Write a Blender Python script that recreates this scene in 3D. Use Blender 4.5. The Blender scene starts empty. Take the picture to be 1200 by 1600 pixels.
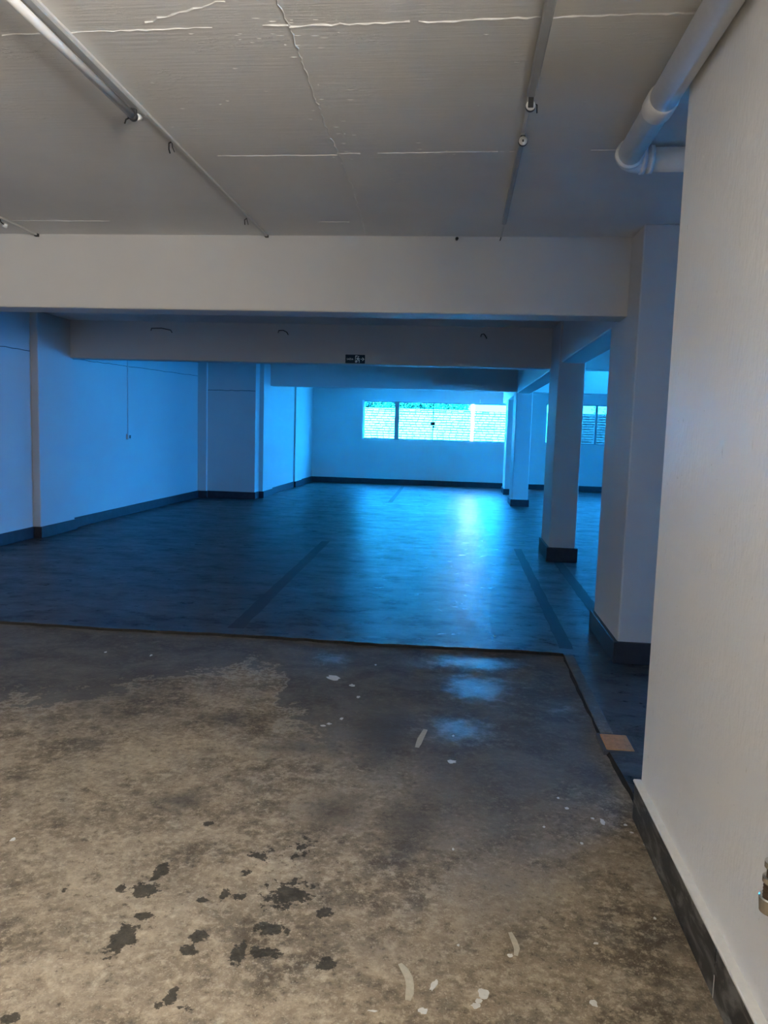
import bpy, bmesh, math, random
from mathutils import Vector, Matrix
random.seed(7)
sc = bpy.context.scene
C = sc.collection

# ------------------------------------------------------------------ camera
YAW, PITCH, ROLL, FPX, EYE = math.radians(5.493), math.radians(-6.127), math.radians(1.745), 1189.0, 1.55
_f = Vector((-math.sin(YAW)*math.cos(PITCH), math.cos(YAW)*math.cos(PITCH), math.sin(PITCH)))
_r = Vector((math.cos(YAW), math.sin(YAW), 0)); _u = _r.cross(_f)
_r, _u = math.cos(ROLL)*_r + math.sin(ROLL)*_u, -math.sin(ROLL)*_r + math.cos(ROLL)*_u
cd = bpy.data.cameras.new('camera'); cam = bpy.data.objects.new('camera', cd); C.objects.link(cam)
cam.matrix_world = Matrix(((_r.x, _u.x, -_f.x, 0), (_r.y, _u.y, -_f.y, 0), (_r.z, _u.z, -_f.z, EYE), (0, 0, 0, 1)))
cd.sensor_fit = 'HORIZONTAL'; cd.sensor_width = 36; cd.lens = FPX/1200*36; cd.clip_start = .05; cd.clip_end = 300
sc.camera = cam

# ------------------------------------------------------------------ sky, light, exposure
W = bpy.data.worlds.new('sky'); sc.world = W; W.use_nodes = True
bg = W.node_tree.nodes['Background']
bg.inputs['Color'].default_value = (1.0, 0.98, 0.95, 1)       # bright white overcast sky
bg.inputs['Strength'].default_value = 1.2

def area(name, loc, rot, sx, sy, energy=0, col=(1, 1, 1), portal=False):
    l = bpy.data.lights.new(name, 'AREA'); l.shape = 'RECTANGLE'; l.size = sx; l.size_y = sy
    l.energy = energy; l.color = col
    if portal: l.cycles.is_portal = True
    o = bpy.data.objects.new(name, l); C.objects.link(o); o.location = loc; o.rotation_euler = rot
    return o
# daylight entering by the high window in the right wall, beside and just behind the photographer
area('side_window_daylight', (1.09, -.1, 2.2), (0, math.radians(90), 0), .84, 1.46, 5.2, (1, .965, .915))
# hazy sun from behind the building, on the garden wall
sl = bpy.data.lights.new('sun', 'SUN'); sl.energy = 26; sl.angle = math.radians(6); sl.color = (1, .96, .9)
so = bpy.data.objects.new('sun', sl); C.objects.link(so); so.rotation_euler = (math.radians(36), 0, math.radians(-22))
# openings through which the sky is sampled
area('window_portal', (-.73, 22.09, 1.84), (math.radians(-90), 0, 0), 4.1, 1.08, portal=True)
area('window_portal', (4.75, 22.09, 1.84), (math.radians(-90), 0, 0), 4.7, 1.08, portal=True)
area('window_portal', (8.61, 12.45, 1.85), (0, math.radians(90), 0), 1.1, 6.5, portal=True)
vs = sc.view_settings
vs.view_transform = 'Standard'; vs.look = 'None'; vs.gamma = 1; vs.exposure = 6.0; vs.use_curve_mapping = False
sc.cycles.use_denoising = True
sc.cycles.max_bounces = 14; sc.cycles.diffuse_bounces = 8; sc.cycles.glossy_bounces = 4
sc.cycles.transparent_max_bounces = 16
sc.cycles.caustics_reflective = False; sc.cycles.caustics_refractive = False

# ------------------------------------------------------------------ pixel helpers (1200 x 1600 photograph)
def ray(x, y): return (x-600)/FPX*_r - (y-800)/FPX*_u + _f
def on_z(x, y, z=0.0):
    d = ray(x, y); return Vector((0, 0, EYE)) + d*((z-EYE)/d.z)

# ------------------------------------------------------------------ node helpers
class NT:
    def __init__(s, name):
        s.m = bpy.data.materials.new(name); s.m.use_nodes = True; s.t = s.m.node_tree; s.t.nodes.clear()
        s.out = s.t.nodes.new('ShaderNodeOutputMaterial')
    def n(s, kind, **kw):
        nd = s.t.nodes.new('ShaderNode'+kind)
        for k, v in kw.items():
            if k.startswith('i_'):
                key = k[2:]; key = int(key) if key.isdigit() else key
                s.put(nd, key, v)
            else: setattr(nd, k, v)
        return nd
    def put(s, nd, key, v):
        if isinstance(v, bpy.types.NodeSocket): s.t.links.new(v, nd.inputs[key])
        elif isinstance(v, bpy.types.Node): s.t.links.new(v.outputs[0], nd.inputs[key])
        else: nd.inputs[key].default_value = v
    def pos(s, scale=(1, 1, 1)):
        g = s.n('NewGeometry'); mp = s.n('Mapping'); mp.inputs['Scale'].default_value = scale
        s.t.links.new(g.outputs['Position'], mp.inputs['Vector']); return mp.outputs[0]
    def noise(s, vec, scale, detail=4, rough=.55, dist=0):
        nd = s.n('TexNoise', i_Vector=vec, i_Scale=scale, i_Detail=detail, i_Roughness=rough, i_Distortion=dist)
        return nd.outputs['Fac']
    def math(s, op, a, b=0.0, c=None, clamp=False):
        nd = s.n('Math', operation=op, use_clamp=clamp); s.put(nd, 0, a); s.put(nd, 1, b)
        if c is not None: s.put(nd, 2, c)
        return nd.outputs[0]
    def rng(s, v, a, b, lo=0.0, hi=1.0, smooth=True):
        nd = s.n('MapRange', interpolation_type='SMOOTHSTEP' if smooth else 'LINEAR')
        s.put(nd, 'Value', v); nd.inputs['From Min'].default_value = a; nd.inputs['From Max'].default_value = b
        nd.inputs['To Min'].default_value = lo; nd.inputs['To Max'].default_value = hi
        return nd.outputs[0]
    def mix(s, fac, a, b):
        nd = s.n('Mix', data_type='RGBA')
        s.put(nd, 0, fac)
        for key, v in ((6, a), (7, b)):
            if isinstance(v, tuple): v = (*v[:3], 1)
            s.put(nd, key, v)
        return nd.outputs[2]
    def bump(s, h, strength, dist):
        nd = s.n('Bump', i_Height=h); nd.inputs['Strength'].default_value = strength; nd.inputs['Distance'].default_value = dist
        return nd.outputs[0]
    def pbsdf(s, col, rough=.5, spec=.5, normal=None, metal=0.0):
        p = s.n('BsdfPrincipled')
        if isinstance(col, tuple): col = (*col[:3], 1)
        s.put(p, 'Base Color', col); s.put(p, 'Roughness', rough); s.put(p, 'Specular IOR Level', spec); s.put(p, 'Metallic', metal)
        if normal is not None: s.put(p, 'Normal', normal)
        s.t.links.new(p.outputs[0], s.out.inputs[0]); return p

def plain(name, col, rough=.5, spec=.5, metal=0.0, var=.12, scale=30):
    t = NT(name); n = t.noise(t.pos(), scale, 3)
    c = t.mix(n, tuple(c*(1-var) for c in col), tuple(min(1, c*(1+var)) for c in col))
    t.pbsdf(c, rough, spec, t.bump(n, .08, .002), metal); return t.m

def mat_wall(name, col, rough=.5, bump=.25):
    t = NT(name); p = t.pos()
    big = t.noise(p, .7, 3); fine = t.noise(t.pos((55, 55, 22)), 1, 4, .6); mid = t.noise(p, 9, 4)
    c = t.mix(t.rng(big, .3, .7), tuple(x*.95 for x in col), col)
    spot = t.rng(t.noise(p, 22, 5, .7), .70, .76)
    c = t.mix(t.math('MULTIPLY', spot, .25), c, tuple(x*.6 for x in col))
    h = t.math('ADD', fine, t.math('MULTIPLY', mid, 1.2))
    t.pbsdf(c, rough, .28, t.bump(h, bump, .004)); return t.m

M = {}
M['wall'] = mat_wall('white_wall_paint', (.54, .535, .52), .68)
M['wall_near'] = mat_wall('pale_grey_gloss_wall_paint', (.88, .87, .85), .5, .8)
M['beam'] = mat_wall('beam_paint', (.60, .585, .555), .55, .18)

def mat_ceiling():
    t = NT('painted_board_marked_concrete'); p = t.pos()
    streak = t.noise(t.pos((3.5, 60, 10)), 1, 5, .65); big = t.noise(p, .9, 4)
    rough_patch = t.rng(t.noise(p, 2.2, 5, .65), .52, .68); scr = t.noise(t.pos((14, 70, 10)), 1, 5, .75, .5)
    c = t.mix(t.rng(big, .3, .7), (.64, .625, .59), (.72, .705, .67))
    c = t.mix(t.math('MULTIPLY', rough_patch, t.rng(scr, .55, .75)), c, (.78, .765, .72))
    h = t.math('ADD', t.math('MULTIPLY', streak, .5), t.math('MULTIPLY', rough_patch, t.rng(scr, .5, .75)))
    t.pbsdf(c, .5, .4, t.bump(h, .6, .007)); return t.m
M['ceiling'] = mat_ceiling()
M['ridge'] = plain('ceiling_seam_plaster', (.66, .65, .62), .4, .5)

# floor: worn bare concrete, a darker smooth coat, oil blots
OIL = [  # photograph x, y, half width px, half height px, strength
 (251,1362,11,15,1.0),(225,1389,22,12,1.0),(187,1389,9,7,.8),(190,1468,19,26,.95),(222,1431,18,8,.9),
 (310,1463,15,10,.9),(293,1484,14,9,1.0),(372,1490,14,18,1.0),(412,1488,28,9,.95),(420,1452,28,10,.95),
 (450,1397,40,24,.8),(507,1426,16,8,.85),(508,1508,15,13,.95),(268,1557,10,12,1.0),(245,1571,8,6,.8),
 (350,1397,7,9,.9),(378,1402,20,9,.55),(317,1407,12,5,.7),(15,1592,20,12,.8),(326,1287,7,5,.9),
 (410,1335,22,9,.7),(475,1325,24,22,.6),(290,1571,13,10,.5),(100,1389,9,6,.6),(386,1364,10,5,.6)]
SOFT = [ # broad grey stains of old spills
 (520,1270,60,30,.75),(640,1290,50,50,.8),(590,1150,45,50,.8),(285,1250,40,16,.7),(480,1165,80,22,.55),
 (190,1090,120,50,.5),(350,1125,60,16,.5),(1040,1300,24,60,.45),(930,1215,50,22,.5),(590,1490,50,30,.35)]
def mat_floor(name, near):
    t = NT(name); p = t.pos()
    sep = t.n('SeparateXYZ', i_Vector=p)
    X, Y = sep.outputs[0], sep.outputs[1]
    n1 = t.noise(p, 1.1, 6, .6); n2 = t.noise(p, 5, 6, .65); n3 = t.noise(p, 38, 5, .7); n4 = t.noise(p, 130, 3, .7)
    if near:
        n5 = t.noise(t.pos((1, 1.25, 1)), 2.6, 8, .68, .6); n6 = t.noise(p, 14, 6, .72)
        bare = t.mix(t.rng(n5, .34, .66), (0.119, 0.092, 0.063), (0.329, 0.261, 0.181))
        bare = t.mix(t.math('MULTIPLY', t.rng(n1, .46, .66), .7), bare, (0.378, 0.310, 0.220))
        bare = t.mix(t.math('MULTIPLY', t.rng(n6, .48, .66), .6), bare, (0.462, 0.376, 0.262))
        bare = t.mix(t.math('MULTIPLY', t.rng(n6, .46, .30), .7), bare, (0.091, 0.071, 0.051))
        bare = t.mix(t.math('MULTIPLY', t.rng(n3, .50, .68), .55), bare, (0.532, 0.442, 0.317))
        bare = t.mix(t.math('MULTIPLY', t.rng(n3, .45, .30), .7), bare, (0.077, 0.061, 0.044))
        bare = t.mix(t.math('MULTIPLY', t.rng(n4, .56, .70), .4), bare, (0.616, 0.528, 0.390))
        coat = t.mix(t.rng(n5, .3, .7), (.075, .069, .062), (.135, .125, .111))
        coat = t.mix(t.math('MULTIPLY', t.rng(n6, .50, .70), .5), coat, (.18, .165, .145))
        coat = t.mix(t.math('MULTIPLY', t.rng(n3, .56, .70), .4), coat, (.19, .175, .15))
        # coat boundary: a curve Y = g(X)
        pts = [(-3.4,4.1),(-3.0,3.75),(-2.4,3.9),(-1.9,4.2),(-1.35,4.75),(-1.05,4.6),(-.95,4.05),(-.55,3.7),(-.2,3.35),(.05,2.95),(.25,2.75),(.4,2.95),(.62,3.2),(.8,3.9)]
        fc = t.n('FloatCurve'); cv = fc.mapping.curves[0]
        for i, (a, b) in enumerate(pts):
            a, b = (a+3.4)/4.2, b/6
            if i < 2: cv.points[i].location = (a, b)
            else: cv.points.new(a, b)
        # the curve starts with two points: put the second at the end of the list order
        fc.mapping.update()
        xn = t.math('DIVIDE', t.math('ADD', X, 3.4), 4.2, clamp=True)
        t.put(fc, 'Value', xn)
        g = t.math('MULTIPLY', fc.outputs[0], 6.0)
        wob = t.math('ADD', t.math('MULTIPLY', t.math('SUBTRACT', n5, .5), 1.6), t.math('MULTIPLY', t.math('SUBTRACT', n6, .5), 1.1))
        dcoat = t.math('ADD', t.math('SUBTRACT', Y, g), wob)
        soften = t.rng(X, -.9, -.3); cm = t.mix(soften, t.rng(dcoat, -.08, .12), t.rng(dcoat, -.7, .7))
        rim = t.math('MULTIPLY', t.rng(dcoat, -.16, -.04), t.rng(dcoat, .03, -.03))
        col = t.mix(t.math('MULTIPLY', cm, .9), bare, coat)
        col = t.mix(t.math('MULTIPLY', rim, t.math('MULTIPLY', t.math('SUBTRACT', 1.0, soften), .5)), col, (.40, .36, .28))
        def blots(lst, lo, hi, nz, amt):
            acc = None
            for (x, y, a, b, s) in lst:
                c0 = on_z(x, y, -.02); ex = (on_z(x+a, y, -.02)-on_z(x-a, y, -.02)).length/2
                ey = (on_z(x, y-b, -.02)-on_z(x, y+b, -.02)).length/2
                v = t.n('VectorMath', operation='SUBTRACT', i_0=p, i_1=tuple(c0))
                v = t.n('VectorMath', operation='MULTIPLY', i_0=v, i_1=(1/ex, 1/ey, 0))
                l = t.n('VectorMath', operation='LENGTH', i_0=v).outputs['Value']
                l = t.math('SUBTRACT', s, t.math('MULTIPLY', l, s*.62))
                acc = l if acc is None else t.math('MAXIMUM', acc, l)
            return t.rng(t.math('ADD', acc, t.math('MULTIPLY', t.math('SUBTRACT', nz, .5), amt)), lo, hi)
        soft = blots(SOFT, .0, .75, n2, .9)
        oil = blots(OIL, .36, .46, t.noise(p, 30, 5, .7), 1.9)
        col = t.mix(t.math('MULTIPLY', soft, .72), col, (.075, .068, .06))
        col = t.mix(t.math('MULTIPLY', oil, .85), col, (.032, .030, .024))
        wet = blots([(745,1075,55,22,1.0),(740,1035,70,14,1.0),(720,1140,60,22,.8),(520,1030,30,8,.9),(880,1110,50,16,.5)], .15, .8, n6, 1.5)
        rough = t.math('ADD', t.math('MULTIPLY', wet, -.40), t.math('ADD', .62, t.math('MULTIPLY', n6, .25)))
        h = t.math('ADD', t.math('MULTIPLY', n3, .5), t.math('ADD', t.math('MULTIPLY', n6, 1.0), t.math('MULTIPLY', n5, .8)))
        t.pbsdf(col, rough, t.math('ADD', .14, t.math('MULTIPLY', wet, .4)), t.bump(h, .6, .014))
    else:
        st = t.noise(t.pos((1.2, 2.2, 1)), 2.2, 7, .75, .8); pol = t.noise(t.pos((.7, 1.6, 1)), .8, 5, .6)
        col = t.mix(t.rng(n2, .3, .7), (.038, .038, .037), (.075, .074, .072))
        col = t.mix(t.math('MULTIPLY', t.rng(st, .50, .70), .6), col, (.125, .123, .118))
        col = t.mix(t.math('MULTIPLY', t.rng(pol, .52, .36), .7), col, (.022, .022, .022))
        col = t.mix(t.math('MULTIPLY', t.rng(n3, .40, .28), .5), col, (.06, .06, .06))
        fm = t.noise(t.pos((1, 1.5, 1)), 5, 8, .78)
        col = t.mix(t.math('MULTIPLY', t.rng(fm, .54, .66), .75), col, (.12, .118, .113))
        col = t.mix(t.math('MULTIPLY', t.rng(fm, .46, .34), .8), col, (.014, .014, .014))
        rough = t.math('ADD', .25, t.math('MULTIPLY', t.rng(fm, .3, .7), .26))
        h = t.math('ADD', t.math('MULTIPLY', st, .12), t.math('ADD', t.math('MULTIPLY', t.noise(p, 16, 5, .7), .35), t.math('MULTIPLY', n3, .4)))
        spec = t.math('ADD', .03, t.math('MULTIPLY', t.rng(t.math('ADD', t.math('MULTIPLY', fm, .6), t.math('MULTIPLY', t.noise(t.pos((1.1, 1.6, 1)), 2.0, 6, .7), .4)), .42, .58), .36))
        t.pbsdf(col, rough, spec, t.bump(h, .32, .008))
    return t.m
M['floor_near'] = mat_floor('worn_stained_concrete', True)
M['floor_far'] = mat_floor('smooth_polished_concrete', False)
M['dirt'] = plain('packed_dark_dirt', (.028, .026, .022), .9, .1, var=.5, scale=40)
M['line'] = plain('worn_dark_floor_paint', (.018, .018, .017), .55, .4, var=.5, scale=14)
M['line_faded'] = plain('faded_floor_paint', (.040, .040, .038), .5, .2, var=.55, scale=5)
M['base'] = plain('black_skirting_paint', (.028, .031, .040), .5, .3, var=.5, scale=12)
def mat_stone():
    t = NT('black_marbled_skirting_stone'); v = t.noise(t.pos((1, .55, 1.6)), 9, 5, .6, 1.4)
    c = t.mix(t.rng(v, .44, .68), (.022, .022, .022), (.20, .20, .19))
    s = t.noise(t.pos(), 90, 2); c = t.mix(t.rng(s, .70, .74), c, (.3, .29, .27))
    t.pbsdf(c, .38, .5, t.bump(v, .15, .002)); return t.m
M['stone'] = mat_stone()
M['cap'] = plain('white_skirting_ledge_paint', (.74, .73, .70), .45, .4, var=.08, scale=40)
M['pipe'] = plain('grey_painted_drain_pipe', (.85, .845, .82), .5, .5, var=.06)
M['conduit'] = plain('painted_conduit', (.52, .51, .485), .45, .45, var=.08)
M['batten_grey'] = plain('grey_steel_batten', (.36, .36, .345), .45, .45, var=.1)  # battens in a darker grey than the conduits
M['tube'] = plain('frosted_lamp_tube_glass', (.62, .61, .58), .25, .5, var=.03)
M['holder'] = plain('white_lamp_holder_plastic', (.80, .80, .76), .35, .5, var=.15, scale=120)
M['black'] = plain('black_cable_plastic', (.012, .012, .012), .5, .4)
M['darkpl'] = plain('dark_grey_plastic', (.035, .035, .037), .45, .5)
M['chrome'] = plain('dull_chromed_brass', (.72, .70, .65), .22, .5, metal=1.0, var=.05)
M['rust'] = plain('rusty_thread', (.10, .06, .035), .7, .3, var=.5, scale=200)
M['brickpatch'] = plain('bare_red_brick', (.55, .25, .10), .85, .2, var=.35, scale=60)
M['fleck'] = plain('dried_pale_paint', (.62, .60, .55), .6, .3, var=.2, scale=60)
M['cream'] = plain('dried_cream_paint', (.46, .41, .31), .7, .3, var=.25, scale=70)
M['cable'] = plain('grey_cable_duct', (.48, .49, .50), .5, .4)
M['crack'] = plain('dark_hairline_gap', (.10, .10, .10), .9, .1)
M['sign'] = plain('dark_green_sign_plastic', (.006, .030, .048), .5, .3, var=.1)
M['signwhite'] = plain('sign_print_white', (.88, .90, .88), .5, .3, var=.04)
M['frame'] = plain('window_aluminium', (.20, .21, .23), .4, .5, metal=.3)
M['framelight'] = plain('bright_aluminium_rail', (.75, .75, .75), .35, .5)
M['brick'] = plain('pale_brick', (.25, .235, .205), .9, .1, var=.55, scale=7)
M['mortar'] = plain('grey_mortar', (.05, .05, .045), .95, .1, var=.2)
M['ground'] = plain('yard_concrete', (.55, .54, .51), .9, .1, var=.2, scale=2)
M['leaf'] = plain('hedge_leaf', (.022, .075, .022), .5, .3, var=.6, scale=6)
M['stem'] = plain('hedge_stem', (.10, .075, .05), .8, .2)
def mat_film(name, T, gloss=.05):
    t = NT(name); tr = t.n('BsdfTransparent'); tr.inputs[0].default_value = (*[math.sqrt(x) for x in T], 1)
    g = t.n('BsdfGlossy'); g.inputs['Roughness'].default_value = .03; g.inputs[0].default_value = (.9, .95, 1, 1)
    mx = t.n('MixShader'); mx.inputs[0].default_value = gloss
    t.t.links.new(tr.outputs[0], mx.inputs[1]); t.t.links.new(g.outputs[0], mx.inputs[2]); t.t.links.new(mx.outputs[0], t.out.inputs[0])
    return t.m
M['film'] = mat_film('blue_filmed_glass', (.0115, .295, .97))
M['film_dark'] = mat_film('deep_blue_filmed_glass', (.0035, .068, .21))
M['clear'] = mat_film('clear_glass_edge', (.85, .92, .9))

# ------------------------------------------------------------------ mesh helpers
def mesh(name, bm, mat, parent=None, smooth=False):
    me = bpy.data.meshes.new(name); bmesh.ops.recalc_face_normals(bm, faces=bm.faces); bm.to_mesh(me); bm.free()
    if smooth:
        for f in me.polygons: f.use_smooth = True
    me.materials.append(M[mat] if isinstance(mat, str) else mat)
    o = bpy.data.objects.new(name, me); C.objects.link(o)
    if parent is not None: o.parent = parent
    return o
def add_box(bm, x0, x1, y0, y1, z0, z1, bev=0.0, seg=1):
    vs_ = [bm.verts.new((x, y, z)) for x in (x0, x1) for y in (y0, y1) for z in (z0, z1)]
    idx = [(0, 1, 3, 2), (4, 6, 7, 5), (0, 4, 5, 1), (2, 3, 7, 6), (0, 2, 6, 4), (1, 5, 7, 3)]
    fs = [bm.faces.new([vs_[i] for i in q]) for q in idx]
    if bev:
        es = {e for f in fs for e in f.edges}
        bmesh.ops.bevel(bm, geom=list(es), offset=bev, segments=seg, affect='EDGES', profile=.5)
    return fs
def box(name, b, mat, parent=None, bev=0.0, seg=1):
    bm = bmesh.new(); add_box(bm, *b, bev=bev, seg=seg); return mesh(name, bm, mat, parent)
def add_tube(bm, pts, r, seg=12, cap=True):
    pts = [Vector(p) for p in pts]; rs = r if isinstance(r, (list, tuple)) else [r]*len(pts); rings = []
    ref = None
    for i, p in enumerate(pts):
        d = (pts[min(i+1, len(pts)-1)] - pts[max(i-1, 0)]).normalized()
        if ref is None: ref = Vector((0, 0, 1)) if abs(d.z) < .9 else Vector((1, 0, 0))
        a = d.cross(ref).normalized(); b = a.cross(d).normalized(); ref = b
        rings.append([bm.verts.new(p + rs[i]*(math.cos(k*2*math.pi/seg)*a + math.sin(k*2*math.pi/seg)*b)) for k in range(seg)])
    for i in range(len(rings)-1):
        for k in range(seg):
            bm.faces.new((rings[i][k], rings[i][(k+1) % seg], rings[i+1][(k+1) % seg], rings[i+1][k]))
    if cap:
        bm.faces.new(rings[0]); bm.faces.new(rings[-1])
def tube(name, pts, r, mat, parent=None, seg=12):
    bm = bmesh.new(); add_tube(bm, pts, r, seg); return mesh(name, bm, mat, parent, smooth=seg > 8)
def tag(o, label=None, cat=None, group=None, kind=None):
    if label: o['label'] = label
    if cat: o['category'] = cat
    if group: o['group'] = group
    if kind: o['kind'] = kind
    return o
def struct(o, label=None): return tag(o, label, kind='structure')
def empty(name, loc=(0, 0, 0)):
    o = bpy.data.objects.new(name, None); C.objects.link(o); o.location = loc; o.empty_display_size = .1; return o
def adopt(root, *ch):            # parts were built in world space
    inv = Matrix.Translation(-Vector(root.location))
    for c in ch: c.parent = root; c.matrix_parent_inverse = inv

# ------------------------------------------------------------------ floor
XL, XR, YN, YF, ZC = -5.55, 8.5, -4.0, 22.0, 2.94
STEP = 5.42
def slab(name, outline, z, mat, depth=.25):
    bm = bmesh.new(); top = [bm.verts.new((x, y, z)) for x, y in outline]; bot = [bm.verts.new((x, y, z-depth)) for x, y in outline]
    bm.faces.new(top); bm.faces.new(bot[::-1]); n = len(top)
    for i in range(n): bm.faces.new((top[i], bot[i], bot[(i+1) % n], top[(i+1) % n]))
    return mesh(name, bm, mat)
# worn edge of the far slab, a few centimetres higher than the near one
edge = []
k = 70
for i in range(k+1):
    x = XL-.2 + (0.80-(XL-.2))*i/k
    edge.append((x, STEP + random.uniform(-.012, .012) + .01*math.sin(x*3)))
side = [(0.80 + random.uniform(-.004, .004) + .02*max(0, min(1, (3.8-y)/.6)), y) for y in [STEP-.03-.09*j for j in range(1, 26)]]
side.append((.82, YN-.2))
near = struct(slab('floor', [(XL-.2, YN-.2)] + edge + side, -.02, 'floor_near'))
far = struct(slab('floor', edge + side + [(XR+.2, YN-.2), (XR+.2, YF+.2), (XL-.2, YF+.2)], 0, 'floor_far', .24))
# dirt packed into the joint in front of the raised slab
bm = bmesh.new(); L, R_ = [], []
path = [(x, y, 0, -1) for x, y in edge] + [(x, y, -1, 0) for x, y in side[:-1]]
for (x, y, dx, dy) in path:
    w = random.uniform(.005, .016)
    L.append(bm.verts.new((x, y, -.0015))); R_.append(bm.verts.new((x+dx*w, y+dy*w, -.0195)))
for i in range(len(path)-1): bm.faces.new((L[i], L[i+1], R_[i+1], R_[i]))
mesh('joint_dirt', bm, 'dirt', near)
# painted bay lines
def paint(x0, x1, y0, y1, x0b=None, x1b=None, mat='line'):
    bm = bmesh.new(); x0b = x0 if x0b is None else x0b; x1b = x1 if x1b is None else x1b; n = 36; L, R = [], []
    for i in range(n+1):
        t = i/n; y = y0 + (y1-y0)*t
        L.append(bm.verts.new((x0+(x0b-x0)*t+random.uniform(-.006, .006), y, .0012))); R.append(bm.verts.new((x1+(x1b-x1)*t+random.uniform(-.006, .006), y, .0012)))
    for i in range(n): bm.faces.new((L[i], R[i], R[i+1], L[i+1]))
    r = bmesh.ops.extrude_face_region(bm, geom=bm.faces[:]); bmesh.ops.translate(bm, verts=[v for v in r['geom'] if isinstance(v, bmesh.types.BMVert)], vec=(0, 0, -.0011))
    return mesh('painted_line', bm, mat, far)
paint(.79, .89, 5.55, 10.36); paint(1.21, 1.32, 6.3, 9.40); paint(-1.72, -1.60, 5.6, 10.3, -1.84, -1.73, 'line_faded'); paint(-1.50, -1.40, 16.4, 21.3, -1.58, -1.49, 'line_faded')
# exposed brick in the broken lip
bp = box('exposed_brick', (.79, .93, 3.74, 3.94, -.02, .006), 'brickpatch', far, bev=.006)
box('mortar_gap', (.775, .945, 3.725, 3.955, -.02, .0015), 'crack', far)
box('channel_strip', (.80, .865, 3.96, 5.38, -.01, .004), 'floor_near', far, bev=.003)
# paint flecks lying on the near slab
def fleck(x, y, a, b, rot=0, mat='fleck', seed=0):
    rnd = random.Random(int(x*7+y*13+seed)); c = on_z(x, y, -.0195)
    sx = (on_z(x+a, y, -.02)-on_z(x-a, y, -.02)).length/2; sy = (on_z(x, y-b, -.02)-on_z(x, y+b, -.02)).length/2
    bm = bmesh.new(); n = 14; vs_ = []
    for i in range(n):
        q = i*2*math.pi/n; rr = rnd.uniform(.62, 1.15); u, v = rr*sx*math.cos(q), rr*sy*math.sin(q)
        vs_.append(bm.verts.new((c.x+u*math.cos(rot)-v*math.sin(rot), c.y+u*math.sin(rot)+v*math.cos(rot), c.z)))
    f = bm.faces.new(vs_); r = bmesh.ops.extrude_face_region(bm, geom=[f]); bmesh.ops.translate(bm, verts=[v for v in r['geom'] if isinstance(v, bmesh.types.BMVert)], vec=(0, 0, .0012))
    return mesh('paint_fleck', bm, mat, near)
def arc_fleck(pts, w, mat='cream'):
    bm = bmesh.new(); L, R = [], []; n = len(pts)
    P = [on_z(x, y, -.0195) for x, y in pts]
    for i, p in enumerate(P):
        d = (P[min(i+1, n-1)]-P[max(i-1, 0)]).normalized(); s = Vector((-d.y, d.x, 0)); ww = w[i]/2
        L.append(bm.verts.new(p+s*ww*random.uniform(.8, 1.2))); R.append(bm.verts.new(p-s*ww*random.uniform(.8, 1.2)))
    for i in range(n-1): bm.faces.new((L[i], R[i], R[i+1], L[i+1]))
    r = bmesh.ops.extrude_face_region(bm, geom=bm.faces[:]); bmesh.ops.translate(bm, verts=[v for v in r['geom'] if isinstance(v, bmesh.types.BMVert)], vec=(0, 0, .0012))
    return mesh('paint_fleck', bm, mat, near)
arc_fleck([(665,1140),(661,1147),(657,1155),(654,1162),(651,1168)], [.02,.028,.03,.026,.02])
arc_fleck([(625,1506),(632,1516),(638,1528),(641,1540),(640,1552),(637,1563)], [.014,.022,.026,.026,.022,.016])
arc_fleck([(797,1457),(803,1470),(807,1482),(806,1493)], [.012,.02,.018,.01])
for x, y, a, b, rr in ((521,1059,9,5,.6),(550,1071,5,2.2,0),(560,1089,3,2,0),(505,1134,5,1.5,.4),(514,1131,4,1.5,.4),(534,1123,3,2,0),(705,1190,8,3,0),
    (661,1580,8,6,.7),(743,1571,8,5,.5),(748,1564,7,4,.2),(756,1552,9,9,.2),(583,1580,8,1.5,0),(678,1540,5,10,-.3),(942,1284,4,5,0),(926,1279,3,1.6,0),(977,1289,3,1.6,0),
    (987,1301,3,1.5,0),(909,1318,2.5,1.8,0),(931,1474,5,2,.3),(1023,1435,2.5,2,0),(850,1292,2,1.5,0),(708,1327,2,2,0),(716,1477,2.2,2,0),(886,1263,4,2,0),(797,1493,5,3,0),
    (1008,1320,3,1.5,0),(872,1247,2.5,1.5,0),(928,1568,7,6,0),(165,1019,2,1.3,0),(236,1024,2,1.3,0),(20,1312,4,3,0),(708,1150,2,1.4,0),(587,1039,2,1.3,0)):
    fleck(x, y, a, b, rr)

# ------------------------------------------------------------------ ceiling
ceil = struct(box('ceiling', (XL-.2, XR+.2, YN-.2, YF+.2, ZC, ZC+.25), 'ceiling'))
def ridge(pts, w=.005, h=.003, dash=.75, seed=1, jit=.003, step=.03):
    """broken line of paint and mortar squeezed out at a shuttering seam"""
    rnd = random.Random(seed); bm = bmesh.new()
    for a, b in zip(pts[:-1], pts[1:]):
        a, b = Vector((*a, ZC)), Vector((*b, ZC)); d = b-a; L = d.length; d.normalize(); s = Vector((-d.y, d.x, 0)); n = max(2, int(L/step))
        prev = None; on = True
        for i in range(n+1):
            if rnd.random() < .10: on = rnd.random() < dash
            p = a + d*(L*i/n) + s*rnd.uniform(-jit, jit)
            ww = w*rnd.uniform(.2, .9); hh = h*rnd.uniform(.5, 1.5)
            cur = [bm.verts.new(p-s*ww+Vector((0, 0, .001))), bm.verts.new(p-Vector((0, 0, hh))), bm.verts.new(p+s*ww+Vector((0, 0, .001)))]
            if prev and on:
                bm.faces.new((prev[0], prev[1], cur[1], cur[0])); bm.faces.new((prev[1], prev[2], cur[2], cur[1]))
            prev = cur
    bmesh.ops.delete(bm, geom=[v for v in bm.verts if not v.link_faces], context='VERTS')
    return mesh('seam_ridge', bm, 'ridge', ceil)
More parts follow.
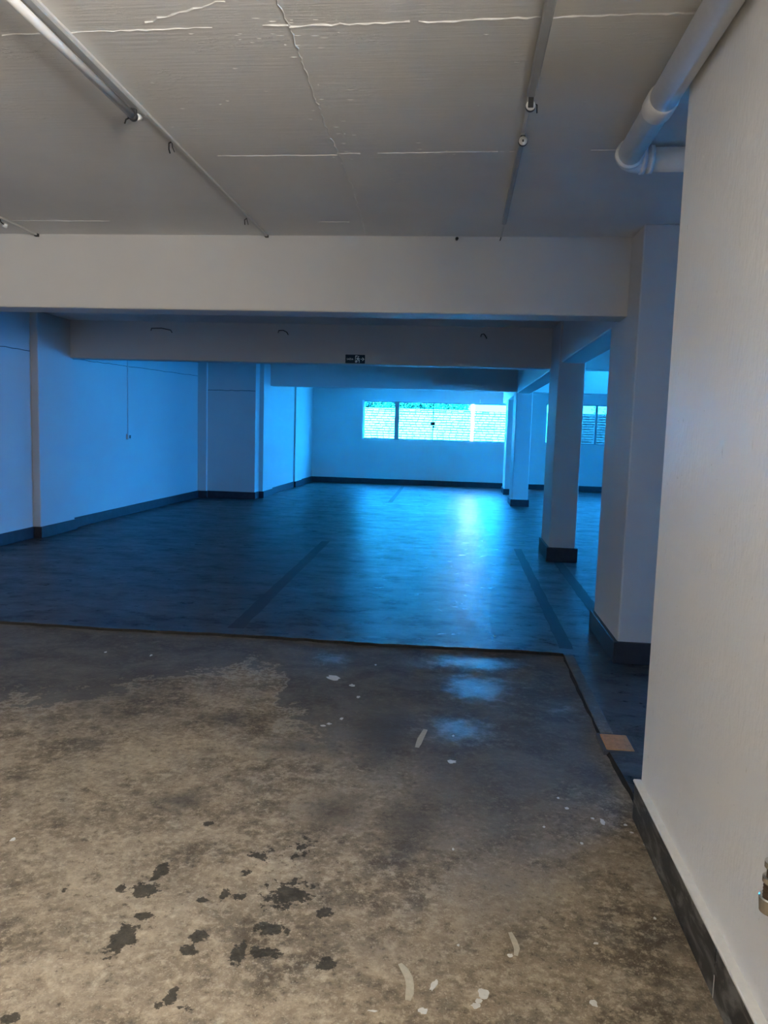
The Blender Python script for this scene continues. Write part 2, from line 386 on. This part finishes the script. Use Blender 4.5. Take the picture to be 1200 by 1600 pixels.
ridge([(-.67, .2), (-.655, 2.6), (-.65, 2.77), (-.676, 3.66), (-.674, 4.5), (-.728, 5.6)], .0035, .003, 1.0, 3, .006, .025)
ridge([(-3.3, 2.83), (-1.72, 2.785), (-.65, 2.755)], .005, .003, .7, 4); ridge([(-.65, 2.765), (.74, 2.73)], .006, .004, .7, 5, .006)
ridge([(-3.5, 4.03), (-.68, 4.01)], .004, .0025, .45, 6); ridge([(-.68, 3.99), (.73, 3.957)], .005, .003, .7, 7)
ridge([(-3.6, 5.26), (-.8, 5.255)], .005, .003, .45, 8); ridge([(-1.15, 2.72), (-.83, 2.6)], .008, .004, .9, 9, .008)
ridge([(-.6, 1.53), (.74, 1.52)], .005, .003, .7, 10); ridge([(-3.3, 1.56), (-.66, 1.54)], .005, .003, .7, 11)
# blobs of paint around the crossing of the seams
def daubs(n, cx, cy, rx, ry, seed):
    rnd = random.Random(seed); bm = bmesh.new()
    for _ in range(n):
        x, y = rnd.gauss(cx, rx), rnd.gauss(cy, ry); l, w = rnd.uniform(.004, .022), rnd.uniform(.001, .0028)
        v = [bm.verts.new((x-l, y-w*.3, ZC+.0005)), bm.verts.new((x, y-w, ZC+.0005)), bm.verts.new((x+l, y+w*.3, ZC+.0005)), bm.verts.new((x, y+w, ZC+.0005)), bm.verts.new((x, y, ZC-.002))]
        for i in range(4): bm.faces.new((v[i], v[(i+1) % 4], v[4]))
    o = mesh('paint_daubs', bm, 'ridge', ceil); o['kind'] = 'stuff'
daubs(22, -.72, 2.82, .12, .07, 1); daubs(8, -1.1, 3.35, .2, .2, 2); daubs(16, -.62, 3.8, .06, .22, 3); daubs(7, .0, 3.2, .5, .5, 4); daubs(10, .1, 3.96, .3, .02, 5)

# ------------------------------------------------------------------ beams
def beam(b, label, bev=.012): return struct(box('ceiling_beam', b, 'beam', bev=bev, seg=2), label)
B1, B2, B3, B4 = 5.63, 10.30, 16.75, 20.0
Z1, Z2, Z3 = 2.40, 2.42, 2.455
beam((XL, 1.16, B1, B1+.27, Z1, ZC+.02), 'wide cream concrete beam nearest the camera under the ceiling')
beam((1.49, XR, B1, B1+.27, Z1, ZC+.02), 'concrete beam running right from the nearest column')
beam((XL, 1.16, B2, B2+.25, Z2, ZC+.02), 'grey blue cross beam carrying the small exit sign')
beam((1.45, XR, B2, B2+.25, Z2, ZC+.02), 'cross beam running right from the second column')
beam((-4.3, 1.18, B3, B3+.25, Z3, ZC+.02), 'bright blue cross beam just before the far window')
beam((1.45, XR, B3, B3+.25, Z3, ZC+.02), 'blue cross beam running right from the third column')
beam((1.18, 1.46, 6.15, YF, Z2+.0, ZC+.02), 'long beam running along the row of columns')

# ------------------------------------------------------------------ columns
def column(x0, x1, y0, y1, z1, label, hb=.15):
    c = empty('column', ((x0+x1)/2, (y0+y1)/2, 0)); struct(c, label)
    s = box('shaft', (x0, x1, y0, y1, 0, z1), 'wall', bev=.012, seg=2)
    p = .028; b = box('baseboard', (x0-p, x1+p, y0-p, y1+p, 0, hb), 'base', bev=.004)
    adopt(c, s, b); return c
column(1.14, 1.50, 5.27, 6.20, ZC, 'nearest white column with black foot beside the right wall')
column(1.15, 1.47, 9.47, 10.36, ZC, 'second white column with black foot in the row', .175)
column(1.17, 1.51, 16.6, 17.5, ZC, 'third column with black foot in the row')
column(1.19, 1.50, 19.7, 20.6, ZC, 'farthest slim column near the big window')

# ------------------------------------------------------------------ walls
def skirt(name, b, par=None): 
    o = box(name, b, 'base', par, bev=.004)
    return o if par else struct(o)
hb = .147
wl = struct(box('wall_left', (XL-.2, XL, YN-.2, 15.9, 0, ZC), 'wall'))
skirt('baseboard_left', (XL-.01, XL+.025, YN, 15.8, 0, hb))
pil = struct(box('wall_left', (XL-.05, -5.45, 9.47, 10.36, 0, ZC), 'wall', bev=.008), 'shallow wall pier on the left below the second beam')
skirt('baseboard', (XL-.02, -5.425, 9.445, 10.385, 0, hb), pil)
pil0 = struct(box('wall_left', (XL-.05, -5.45, 5.27, 6.2, 0, ZC), 'wall', bev=.008), 'shallow wall pier on the left below the first beam')
skirt('baseboard', (XL-.02, -5.425, 5.245, 6.225, 0, hb), pil0)
jut = struct(box('wall_left', (XL-.2, -4.32, 15.88, 16.25, 0, ZC), 'wall', bev=.006), 'wall stub facing the camera where the left wall steps in')
skirt('baseboard', (XL, -4.30, 15.855, 16.22, 0, hb), jut)
jc = struct(box('wall_left', (XL-.05, -5.36, 15.80, 15.95, 0, ZC), 'wall', bev=.006), 'narrow pier in the corner of the left wall')
skirt('baseboard', (XL-.02, -5.34, 15.775, 15.93, 0, hb), jc)
wl2 = struct(box('wall_left', (-4.6, -4.29, 16.25, YF+.1, 0, ZC), 'wall'))
skirt('baseboard_left', (-4.30, -4.265, 16.2, YF, 0, hb))
pf = struct(box('wall_left', (-4.5, -4.225, 16.2, 17.05, 0, ZC), 'wall', bev=.006), 'slim pier at the start of the bright blue left wall')
skirt('baseboard', (-4.45, -4.20, 16.175, 17.07, 0, hb), pf)
pg = struct(box('wall_left', (-4.5, -4.245, 19.55, 20.4, 0, ZC), 'wall', bev=.004), 'thin pier halfway along the bright blue left wall')
skirt('baseboard', (-4.45, -4.22, 19.53, 20.42, 0, hb), pg)
# hairline gaps under the upper wall course
def gap(name, pts, r, par):
    rnd = random.Random(3); P = []
    for a, b in zip(pts[:-1], pts[1:]):
        a, b = Vector(a), Vector(b)
        for i in range(14): P.append(a.lerp(b, i/14)+Vector((0, 0, rnd.uniform(-.006, .006))))
    P.append(Vector(pts[-1])); o = tube(name, P, r, 'crack', seg=5); o.parent = par; return o
gap('wall_crack', [(XL, 10.4, 2.43), (XL, 12.2, 2.475), (XL, 15.78, 2.57)], .004, wl)
gap('wall_crack', [(XL, 7.6, 2.40), (XL, 9.45, 2.425)], .005, wl)
gap('wall_crack', [(-5.36, 15.88, 2.29), (-4.33, 15.88, 2.29)], .006, jut)

def wall_with_holes(name, x0, x1, y0, y1, z0, z1, holes, mat):
    """solid wall along X with real openings"""
    bm = bmesh.new(); xs = sorted({x0, x1, *[h[0] for h in holes], *[h[1] for h in holes]}); zs = sorted({z0, z1, *[h[2] for h in holes], *[h[3] for h in holes]})
    for a, b in zip(xs[:-1], xs[1:]):
        for c, d in zip(zs[:-1], zs[1:]):
            m = ((a+b)/2, (c+d)/2)
            if any(h[0] < m[0] < h[1] and h[2] < m[1] < h[3] for h in holes): continue
            add_box(bm, a, b, y0, y1, c, d)
    bmesh.ops.remove_doubles(bm, verts=bm.verts, dist=1e-5)
    dup = {}
    for f in bm.faces:
        dup.setdefault(tuple(round(v, 4) for v in f.calc_center_median()), []).append(f)
    bmesh.ops.delete(bm, geom=[f for l in dup.values() if len(l) > 1 for f in l], context='FACES')
    return struct(mesh(name, bm, mat))
W1 = (-2.79, 1.335, 1.29, 2.385); W2 = (2.4, 7.1, 1.32, 2.43)
wall_with_holes('wall_back', -4.5, XR+.2, YF, YF+.18, 0, ZC, [W1, W2], 'wall')
skirt('baseboard_back', (-4.29, XR, YF-.03, YF+.01, 0, hb))
W4 = (9.2, 15.7, 1.30, 2.40)  # unseen filmed window row, added to bring blue light into the middle bay
bm = bmesh.new()
for b in ((3.0, W4[0], 0, ZC), (W4[1], YF+.1, 0, ZC), (W4[0], W4[1], 0, W4[2]), (W4[0], W4[1], W4[3], ZC)): add_box(bm, XR, XR+.2, *b)
struct(mesh('wall_right', bm, 'wall'))
w4 = empty('window_4', (XR+.1, 12.45, W4[2])); struct(w4); wp = []
for k in range(6):
    a, b = W4[0]+6.5*k/6, W4[0]+6.5*(k+1)/6
    wp.append(box('pane', (XR+.096, XR+.104, a+.02, b-.02, W4[2], W4[3]), 'film')); wp.append(box('mullion', (XR+.08, XR+.12, a-.02, a+.02, W4[2], W4[3]), 'frame'))
wp.append(box('sill_rail', (XR+.07, XR+.13, W4[0], W4[1], W4[2]-.01, W4[2]+.02), 'frame')); wp.append(box('head_rail', (XR+.07, XR+.13, W4[0], W4[1], W4[3]-.02, W4[3]+.01), 'frame'))
adopt(w4, *wp)
DY0, DY1, DZ0, DZ = -.85, .65, 1.76, 2.64          # high window in the right wall, outside the picture
def right_wall():
    bm = bmesh.new(); add_box(bm, .80, 3.6, DY1, 3.10, -.02, ZC, bev=.012, seg=2)
    add_box(bm, .80, 3.6, YN, DY0, -.02, ZC); add_box(bm, .80, 3.6, DY0, DY1, DZ, ZC); add_box(bm, 1.10, 3.6, DY0, DY1, DZ0, DZ); add_box(bm, .80, 3.6, DY0, DY1, -.02, DZ0)
    return mesh('wall_right', bm, 'wall_near')
wr = struct(right_wall(), 'pale grey glossy wall close on the right')
w3 = empty('window_3', (.86, -.1, DZ0)); struct(w3)
adopt(w3, box('sill_rail', (1.00, 1.04, DY0, DY1, DZ0, DZ0+.03), 'frame'), box('head_rail', (1.00, 1.04, DY0, DY1, DZ-.03, DZ), 'frame'), box('jamb', (1.00, 1.04, DY0, DY0+.03, DZ0, DZ), 'frame'),
      box('jamb', (1.00, 1.04, DY1-.03, DY1, DZ0, DZ), 'frame'), box('mullion', (1.005, 1.035, -.115, -.085, DZ0, DZ), 'frame'))
struct(box('wall_right', (3.5, XR+.2, 2.9, 3.1, 0, ZC), 'wall'))
wall_with_holes('wall_rear', XL-.2, .9, YN-.15, YN, -.02, ZC, [], 'wall')
# stone skirting on the near wall, tile by tile, with its white ledge
br = empty('baseboard_right', (.79, 0, -.02)); struct(br)
ys = [3.10, 2.085, 1.07, .055, -.96, -1.975, -2.99, -3.98]
parts = []
for a, b in zip(ys[:-1], ys[1:]):
    parts.append(box('skirting_tile', (.776, .802, b+.003, a-.0005, -.02, .138), 'stone', bev=.002))
parts.append(box('ledge', (.770, .803, -3.98, 3.102, .138, .150), 'cap', bev=.003))
parts.append(box('grout_chip', (.7752, .79, 2.080, 2.0845, -.018, .05), 'fleck'))
adopt(br, *parts)

rnd = random.Random(5); bm = bmesh.new()
for _ in range(170):
    y, z = rnd.uniform(1.35, 3.05), rnd.uniform(.2, 2.8); w, hgt = rnd.uniform(.0015, .004), rnd.choice((.003, .004, .006, .012, .025))
    a = bm.verts.new((.8005, y-w, z)); b = bm.verts.new((.8005, y, z-hgt)); c = bm.verts.new((.8005, y+w, z)); d = bm.verts.new((.8005, y, z+hgt)); e = bm.verts.new((.7985, y, z))
    for q in ((a, b, e), (b, c, e), (c, d, e), (d, a, e)): bm.faces.new(q)
nb = mesh('paint_runs', bm, 'cap', wr); nb['kind'] = 'stuff'

# ------------------------------------------------------------------ windows
def window(n, w, splits, film, posts, label):
    x0, x1, z0, z1 = w; root = empty('window_%d' % n, ((x0+x1)/2, YF+.09, z0)); struct(root, label); ps = []
    y = YF+.09
    ps.append(box('sill_rail', (x0, x1, y-.03, y+.03, z0, z0+.025), 'frame')); ps.append(box('head_rail', (x0, x1, y-.03, y+.03, z1-.03, z1), 'frame'))
    ps.append(box('jamb', (x0, x0+.02, y-.03, y+.03, z0, z1), 'framelight')); ps.append(box('jamb', (x1-.02, x1, y-.03, y+.03, z0, z1), 'framelight'))
    for a, b in posts: ps.append(box('mullion', (a, b, y-.035, y+.035, z0, z1), 'frame'))
    for i, (a, b) in enumerate(splits): ps.append(box('pane', (a, b, y-.004 + .012*(i % 2), y+.004 + .012*(i % 2), z0+.01, z1-.01), film))
    return root, ps
r1, ps = window(1, W1, [(-2.78, -1.88), (-1.79, -.79), (-.785, .30), (.385, 1.325)], 'film', [(-1.895, -1.77)], 'long sliding window of blue filmed panes in the far wall')
ps.append(box('unfilmed_strip', (.30, .385, 22.082, 22.098, W1[2]+.01, W1[3]-.01), 'clear'))
ps.append(box('meeting_stile', (-.795, -.775, 22.06, 22.10, W1[2], W1[3]-.03), 'darkpl'))
lk = box('lock', (-.855, -.725, 22.01, 22.08, 1.73, 1.83), 'darkpl', bev=.008); ps.append(lk)
ps.append(tube('lock_knob', [(-.765, 22.045, 1.655), (-.765, 22.045, 1.72)], .03, 'darkpl', seg=10))
for z in (1.66, 2.18): ps.append(box('glass_clip', (-2.82, -2.775, 22.03, 22.085, z-.022, z+.022), 'framelight', bev=.006))
ps.append(box('wall_channel', (-2.835, -2.80, 21.985, 22.05, 1.28, 2.40), 'framelight', bev=.003))
adopt(r1, *ps)
r2, ps = window(2, W2, [(2.41, 3.77), (3.83, 4.7), (4.76, 5.9), (5.96, 7.09)], 'film_dark', [(3.77, 3.83), (4.7, 4.76), (5.9, 5.96)], 'deep blue filmed window glimpsed between two columns')
adopt(r2, *ps)
lt = tube('window_latch', [(.53, 21.985, 2.40), (.53, 21.985, 2.50)], .012, 'framelight', seg=8); tag(lt, 'small pale bolt on the wall above the far window', 'bolt')

# ------------------------------------------------------------------ outside
struct(box('ground', (-16, 22, YF+.18, 45, -.3, -.1), 'ground')); struct(box('ground', (XR+.2, 22, 0, YF+.18, -.3, -.1), 'ground'))
YB = 25.2
bw = empty('brick_wall', (0, YB+.1, -.1)); tag(bw, 'pale brick garden wall outside the far windows', 'wall')
core = box('mortar_core', (-11, 15, YB+.035, YB+.2, -.1, 2.25), 'mortar')
rnd = random.Random(11); bm = bmesh.new(); row = 0; z = -.09
while z < 2.2:
    x = -11 + (0 if row % 2 else -.1)
    while x < 15:
        l = .2 + rnd.uniform(-.02, .02); d = rnd.uniform(-.014, .010)
        add_box(bm, x+.007, x+l-.007, YB+d, YB+.06, z+.006+rnd.uniform(0, .010), z+.072-rnd.uniform(0, .010)); x += l
    z += .081; row += 1
bricks = mesh('bricks', bm, 'brick'); bricks['kind'] = 'stuff'
coping = box('coping', (-11, 15, YB-.02, YB+.22, 2.25, 2.275), 'brick', bev=.005)
adopt(bw, core, bricks, coping)
def shrub(x, h, rx, n, label, seed):
    rnd = random.Random(seed); YB = (25.2, 26.1)[seed % 2]; root = empty('hedge_shrub', (x, YB+.75, -.1)); tag(root, label, 'shrub', 'shrubs behind the garden wall')
    bm = bmesh.new()
    for k in range(5):
        a = rnd.uniform(0, 6.28); add_tube(bm, [(x, YB+.75, -.1), (x+.15*math.cos(a), YB+.75+.1*math.sin(a), 1.2), (x+rx*.9*math.cos(a), YB+.75+.25*math.sin(a), h-.2)], [.03, .02, .006], 6)
    st = mesh('stem', bm, 'stem')
    bm = bmesh.new()
    for k in range(n):
        p = Vector((x+rnd.uniform(-rx, rx), YB+.75+rnd.uniform(-.3, .3), rnd.uniform(1.9, h)-.12*rnd.random()**2))
        s = rnd.uniform(.05, .10); d = Vector((rnd.gauss(0, 1), rnd.gauss(0, 1), rnd.gauss(.5, .8))).normalized(); e = d.cross(Vector((rnd.gauss(0, 1), rnd.gauss(0, 1), rnd.gauss(0, 1)))).normalized()
        bm.faces.new([bm.verts.new(p), bm.verts.new(p+d*s*.5+e*s*.28), bm.verts.new(p+d*s), bm.verts.new(p+d*s*.5-e*s*.28)])
    lf = mesh('foliage', bm, 'leaf'); adopt(root, st, lf)
SH = [(-3.85, 3.5, .50, 7500), (-2.95, 3.6, .50, 7500), (-2.05, 3.4, .50, 7500), (-1.15, 3.6, .50, 7500), (-.25, 3.3, .50, 7500), (3.6, 2.5, .36, 110), (4.7, 2.55, .36, 120)]
LB = ['leafy shrub seen through the leftmost window pane', 'leafy shrub behind the wide window mullion', 'leafy shrub left of the window lock', 'leafy shrub above the window lock', 'leafy shrub ending beside the white sky gap',
      'sparse shrub in the deep blue window left of its mullion', 'sparse shrub in the deep blue window right of its mullion']
for i, (s, l) in enumerate(zip(SH, LB)): shrub(*s, l, i+20)

struct(box('added_shade_block', (1.6, XR+.2, 17.0, YF+.18, ZC+.25, 9.0), 'wall'))  # unseen block above the roof, added to shade the brick wall behind window two

# ------------------------------------------------------------------ drain pipe
dp = empty('drain_pipe', (.72, 3.0, ZC)); tag(dp, 'thick grey drain pipe with elbow under the ceiling at right', 'pipe')
R = .055; PX, PZ, PY = .735, ZC-.075, 3.86
ps = [tube('straight_run', [(PX, -3.9, PZ), (PX, PY-.06, PZ)], R, 'pipe', seg=28)]
ps.append(tube('coupling', [(PX, 3.19, PZ), (PX, 3.20, PZ), (PX, 3.30, PZ), (PX, 3.31, PZ)], [R+.001, R+.007, R+.007, R+.001], 'pipe', seg=28))
cpts = [(PX+.07-.07*math.cos(a), PY-.06+.07*math.sin(a)*1.0, PZ) for a in [i*math.pi/2/8 for i in range(9)]]
ps.append(tube('elbow', cpts, R+.006, 'pipe', seg=28))
ps.append(tube('elbow_lip', [(PX, PY-.075, PZ), (PX, PY-.05, PZ)], R+.011, 'pipe', seg=28))
ps.append(tube('elbow_lip', [(PX+.065, PY+.01, PZ), (PX+.085, PY+.01, PZ)], R+.011, 'pipe', seg=28))
ps.append(tube('elbow_lip', [(PX+.10, PY+.01, PZ), (PX+.12, PY+.01, PZ)], R+.009, 'pipe', seg=28))
ps.append(tube('cross_run', [(PX+.06, PY+.01, PZ), (3.6, PY+.01, PZ)], R, 'pipe', seg=28))
adopt(dp, *ps)

# ------------------------------------------------------------------ conduits and lamp fittings on the ceiling
def hook(pts, par=None, r=.0035):
    o = tube('wire_tail', pts, r, 'black', seg=6); return o
# left: conduit with a tube lamp
c1 = empty('ceiling_conduit', (-1.46, 4, ZC)); tag(c1, 'thin pale conduit on the ceiling carrying the tube lamp', 'conduit')
ps = [box('duct', (-1.472, -1.450, -3.5, 5.63, ZC-.014, ZC), 'conduit', bev=.003)]
ps.append(hook([(-1.47, 3.80, ZC-.006), (-1.487, 3.80, ZC-.014), (-1.497, 3.825, ZC-.034), (-1.497, 3.84, ZC-.048)])); ps.append(hook([(-1.475, 3.81, ZC-.008), (-1.48, 3.83, ZC-.025), (-1.482, 3.86, ZC-.035)], r=.002))
ps.append(hook([(-1.475, 5.15, ZC-.006), (-1.492, 5.15, ZC-.02), (-1.495, 5.17, ZC-.045)])); ps.append(hook([(-1.48, 5.16, ZC-.006), (-1.482, 5.18, ZC-.02), (-1.478, 5.19, ZC-.04)], r=.002))
ps.append(box('end_cap', (-1.474, -1.448, 5.60, 5.628, ZC-.018, ZC), 'darkpl', bev=.003)); adopt(c1, *ps)
tl = empty('tube_lamp', (-1.47, 2.8, ZC)); tag(tl, 'unlit white tube lamp on a slim batten under the ceiling', 'lamp')
ps = [box('batten', (-1.482, -1.446, 1.95, 3.44, ZC-.030, ZC-.012), 'batten_grey', bev=.004)]
ps.append(tube('tube', [(-1.475, 1.98, ZC-.062), (-1.475, 3.34, ZC-.062)], .0165, 'tube', seg=20))
ps.append(tube('lamp_holder', [(-1.475, 3.34, ZC-.062), (-1.475, 3.365, ZC-.062)], .020, 'darkpl', seg=18))
ps.append(box('holder_foot', (-1.488, -1.462, 3.35, 3.375, ZC-.062, ZC-.026), 'darkpl', bev=.004))
ps.append(tube('end_plug', [(-1.475, 3.365, ZC-.058), (-1.470, 3.43, ZC-.040)], [.017, .012], 'holder', seg=16))
ps.append(hook([(-1.49, 3.36, ZC-.065), (-1.505, 3.352, ZC-.076), (-1.515, 3.36, ZC-.09)]))
ps.append(tube('lamp_holder', [(-1.475, 1.955, ZC-.062), (-1.475, 1.98, ZC-.062)], .020, 'darkpl', seg=18)); adopt(tl, *ps)
# right: two battens without tubes, face to face
def batten(y0, y1, yh, sgn, label, w0=.018):
    r = empty('lamp_batten', (.23, (y0+y1)/2, ZC)); tag(r, label, 'lamp', 'empty tube battens on the ceiling')
    ps = [box('tray', (.232-w0, .232+w0, y0, y1, ZC-.026, ZC), 'batten_grey', bev=.005)]
    ps.append(box('bracket', (.222, .244, yh-.004+.012*sgn, yh+.004+.012*sgn, ZC-.062, ZC-.02), 'darkpl', bev=.002))
    ps.append(tube('lamp_holder', [(.233, yh, ZC-.052), (.233, yh-.012, ZC-.052)], .0195, 'holder', seg=20))
    ps.append(tube('holder_rim', [(.233, yh+.006, ZC-.052), (.233, yh-.008, ZC-.052)], .0215, 'darkpl', seg=20))
    ps.append(box('contact_slot', (.229, .237, yh-.0135, yh-.010, ZC-.058, ZC-.047), 'darkpl'))
    if sgn < 0:
        ps.append(hook([(.245, yh, ZC-.04), (.258, yh-.01, ZC-.05), (.262, yh+.02, ZC-.07)], r=.0028)); ps.append(hook([(.225, yh, ZC-.04), (.216, yh, ZC-.055)], r=.0028))
    adopt(r, *ps)
batten(1.2, 3.30, 3.32, -1, 'empty lamp batten at the top edge with round white holder and loose wires')
batten(3.72, 5.22, 3.70, 1, 'empty lamp batten nearer the beam with a round white holder at its front end', .014)
c2 = empty('ceiling_conduit', (.23, 4, ZC)); tag(c2, 'short conduit linking the two empty lamp battens to the beam', 'conduit')
ps = [box('duct', (.222, .242, 3.28, 3.74, ZC-.010, ZC), 'conduit', bev=.003), box('duct', (.228, .240, 5.2, 5.63, ZC-.008, ZC), 'conduit', bev=.002)]
ps.append(hook([(.232, 5.61, ZC-.004), (.231, 5.60, ZC-.018), (.226, 5.615, ZC-.03)])); adopt(c2, *ps)
for x, lb in ((-.08, 'black cable stub poking from the top of the near beam'),):
    s = tube('cable_stub', [(x, 5.64, ZC-.02), (x, 5.60, ZC-.02), (x+.005, 5.585, ZC-.024)], .010, 'black', seg=10); tag(s, lb, 'cable')
c3 = empty('ceiling_conduit', (-3.22, 4, ZC)); tag(c3, 'pale conduit end at the far left edge of the ceiling', 'conduit')
ps = [box('duct', (-3.235, -3.213, -3.5, 5.63, ZC-.016, ZC), 'conduit', bev=.003), box('end_cap', (-3.238, -3.21, 5.60, 5.629, ZC-.022, ZC), 'darkpl', bev=.003)]
ps.append(tube('lamp_holder', [(-3.235, 5.24, ZC-.03), (-3.24, 5.23, ZC-.055)], .016, 'holder', seg=16)); ps.append(hook([(-3.23, 5.16, ZC-.01), (-3.24, 5.19, ZC-.03), (-3.238, 5.235, ZC-.04)])); adopt(c3, *ps)
# loose wires along the top of the second beam
for (xa, xb, lb) in ((-4.28, -3.98, 'loose black wire at the left end of the exit sign beam'), (-2.5, -2.36, 'short loose wire on the exit sign beam left of the sign'), (.22, .30, 'short loose wire on the exit sign beam right of the sign')):
    zz = 2.845
    w = tube('loose_wire', [(xa, B2-.012, zz-.03), (xa+.01, B2-.02, zz), ((xa+xb)/2, B2-.02, zz+.004), (xb-.02, B2-.02, zz-.02), (xb, B2-.012, zz-.055)], .006, 'black', seg=6); tag(w, lb, 'wire')

# ------------------------------------------------------------------ exit sign
sg = empty('exit_sign', (-1.443, B2-.004, 2.43)); tag(sg, 'small dark exit sign with running figure and arrow on the second beam', 'sign')
SX0, SX1, SZ0, SZ1 = -1.575, -1.31, 2.432, 2.547
ps = [box('board', (SX0, SX1, B2-.006, B2-.0005, SZ0, SZ1), 'sign', bev=.001)]
def poly(name, pts, mat='signwhite', y=B2-.0065):
    bm = bmesh.new(); bm.faces.new([bm.verts.new((SX0+u*(SX1-SX0), y, SZ0+v*(SZ1-SZ0))) for u, v in pts])
    r = bmesh.ops.extrude_face_region(bm, geom=bm.faces[:]); bmesh.ops.translate(bm, verts=[v for v in r['geom'] if isinstance(v, bmesh.types.BMVert)], vec=(0, .0008, 0))
    return mesh(name, bm, mat)
fc_ = bpy.data.curves.new('word', 'FONT'); fc_.body = 'SAÍDA'; fc_.size = .034; fc_.align_x = 'CENTER'; fc_.align_y = 'CENTER'; fc_.extrude = .0004
fo = bpy.data.objects.new('word_tmp', fc_); C.objects.link(fo); bpy.context.view_layer.update()
me = bpy.data.meshes.new_from_object(fo.evaluated_get(bpy.context.evaluated_depsgraph_get())); bpy.data.objects.remove(fo)
me.transform(Matrix.Translation((SX0+.24*(SX1-SX0), B2-.0068, SZ0+.47*(SZ1-SZ0))) @ Matrix.Rotation(math.radians(90), 4, 'X') @ Matrix.Diagonal((.96, 1, 1, 1)))
me.materials.clear(); me.materials.append(M['signwhite']); wo = bpy.data.objects.new('lettering', me); C.objects.link(wo); ps.append(wo)
# doorway pictogram: pale frame pieces around a running figure
ps += [poly('door_shape', [(.50,.10),(.505,.90),(.62,.90),(.62,.80),(.54,.80),(.54,.62),(.50,.55)]), poly('door_shape', [(.50,.10),(.50,.30),(.60,.30),(.64,.22),(.58,.10)]), poly('door_shape', [(.69,.10),(.69,.42),(.73,.50),(.735,.10)])]
ps += [poly('figure_head', [(.675+.03*math.cos(a), .80+.07*math.sin(a)) for a in [i*math.pi/5 for i in range(10)]]),
       poly('figure_torso', [(.60,.66),(.66,.70),(.70,.64),(.675,.44),(.72,.30),(.69,.26),(.635,.42),(.61,.33),(.54,.30),(.54,.36),(.59,.40),(.61,.52)]),
       poly('figure_arm', [(.69,.64),(.76,.56),(.75,.51),(.68,.58)]), poly('figure_arm', [(.60,.66),(.545,.54),(.57,.50),(.625,.60)])]
ps += [poly('arrow', [(.79,.53),(.79,.46),(.87,.46),(.87,.53)]), poly('arrow', [(.88,.70),(.97,.50),(.88,.29),(.855,.34),(.92,.50),(.855,.64)])]
adopt(sg, *ps)

# ------------------------------------------------------------------ switch with cable duct on the left wall
sw = empty('wall_switch', (XL, 12.37, 1.27)); tag(sw, 'small switch box with a vertical cable duct on the blue left wall', 'switch')
ps = [box('duct', (XL-.002, XL+.016, 12.345, 12.362, 1.36, 2.94), 'cable', bev=.003), box('switch_box', (XL-.002, XL+.04, 12.29, 12.42, 1.265, 1.36), 'conduit', bev=.008), box('rocker', (XL+.038, XL+.047, 12.33, 12.38, 1.285, 1.34), 'darkpl', bev=.003)]
adopt(sw, *ps)

# ------------------------------------------------------------------ metal fitting at the right edge
ft = empty('pipe_fitting', (.79, 1.83, .40)); tag(ft, 'metal threaded pipe fitting on the right wall, cut by the frame', 'fitting')
FX, FY = .774, 1.765
def lathe(name, prof, mat):
    bm = bmesh.new(); add_tube(bm, [(FX, FY, z+.035) for z, r in prof], [r for z, r in prof], 28); return mesh(name, bm, mat, smooth=False)
ps = [lathe('flange', [(.415, .016), (.418, .027), (.452, .030), (.455, .027), (.4551, .02)], 'chrome'),
      lathe('threaded_neck', [(.45, .018)] + [(.455+.004*i, .019 if i % 2 else .022) for i in range(9)] + [(.49, .018)], 'rust'),
      lathe('collar', [(.488, .02), (.49, .025), (.502, .025), (.504, .02)], 'chrome'), lathe('upper_neck', [(.50, .017), (.525, .017)], 'rust'),
      lathe('top_ring', [(.524, .018), (.526, .023), (.54, .023), (.542, .015)], 'chrome'),
      tube('wall_stub', [(FX, FY, .475), (.806, FY, .475)], .014, 'chrome', seg=16)]
adopt(ft, *ps)

# pieces that belong to a part of a thing rather than to the thing itself
def nest(part, *names):
    root = part.parent
    for o in list(root.children):
        if o.name.split('.')[0] in names: o.parent = part; o.matrix_parent_inverse = part.matrix_world.inverted()
bpy.context.view_layer.update()
nest(lk, 'lock_knob')
for root in (sw, sg, tl):
    for o in list(root.children):
        k = o.name.split('.')[0]
        if k == 'switch_box': nest(o, 'rocker')
        if k == 'board': nest(o, 'lettering', 'door_shape', 'figure_head', 'figure_torso', 'figure_arm', 'arrow')
        if k == 'tube': nest(o, 'end_plug')
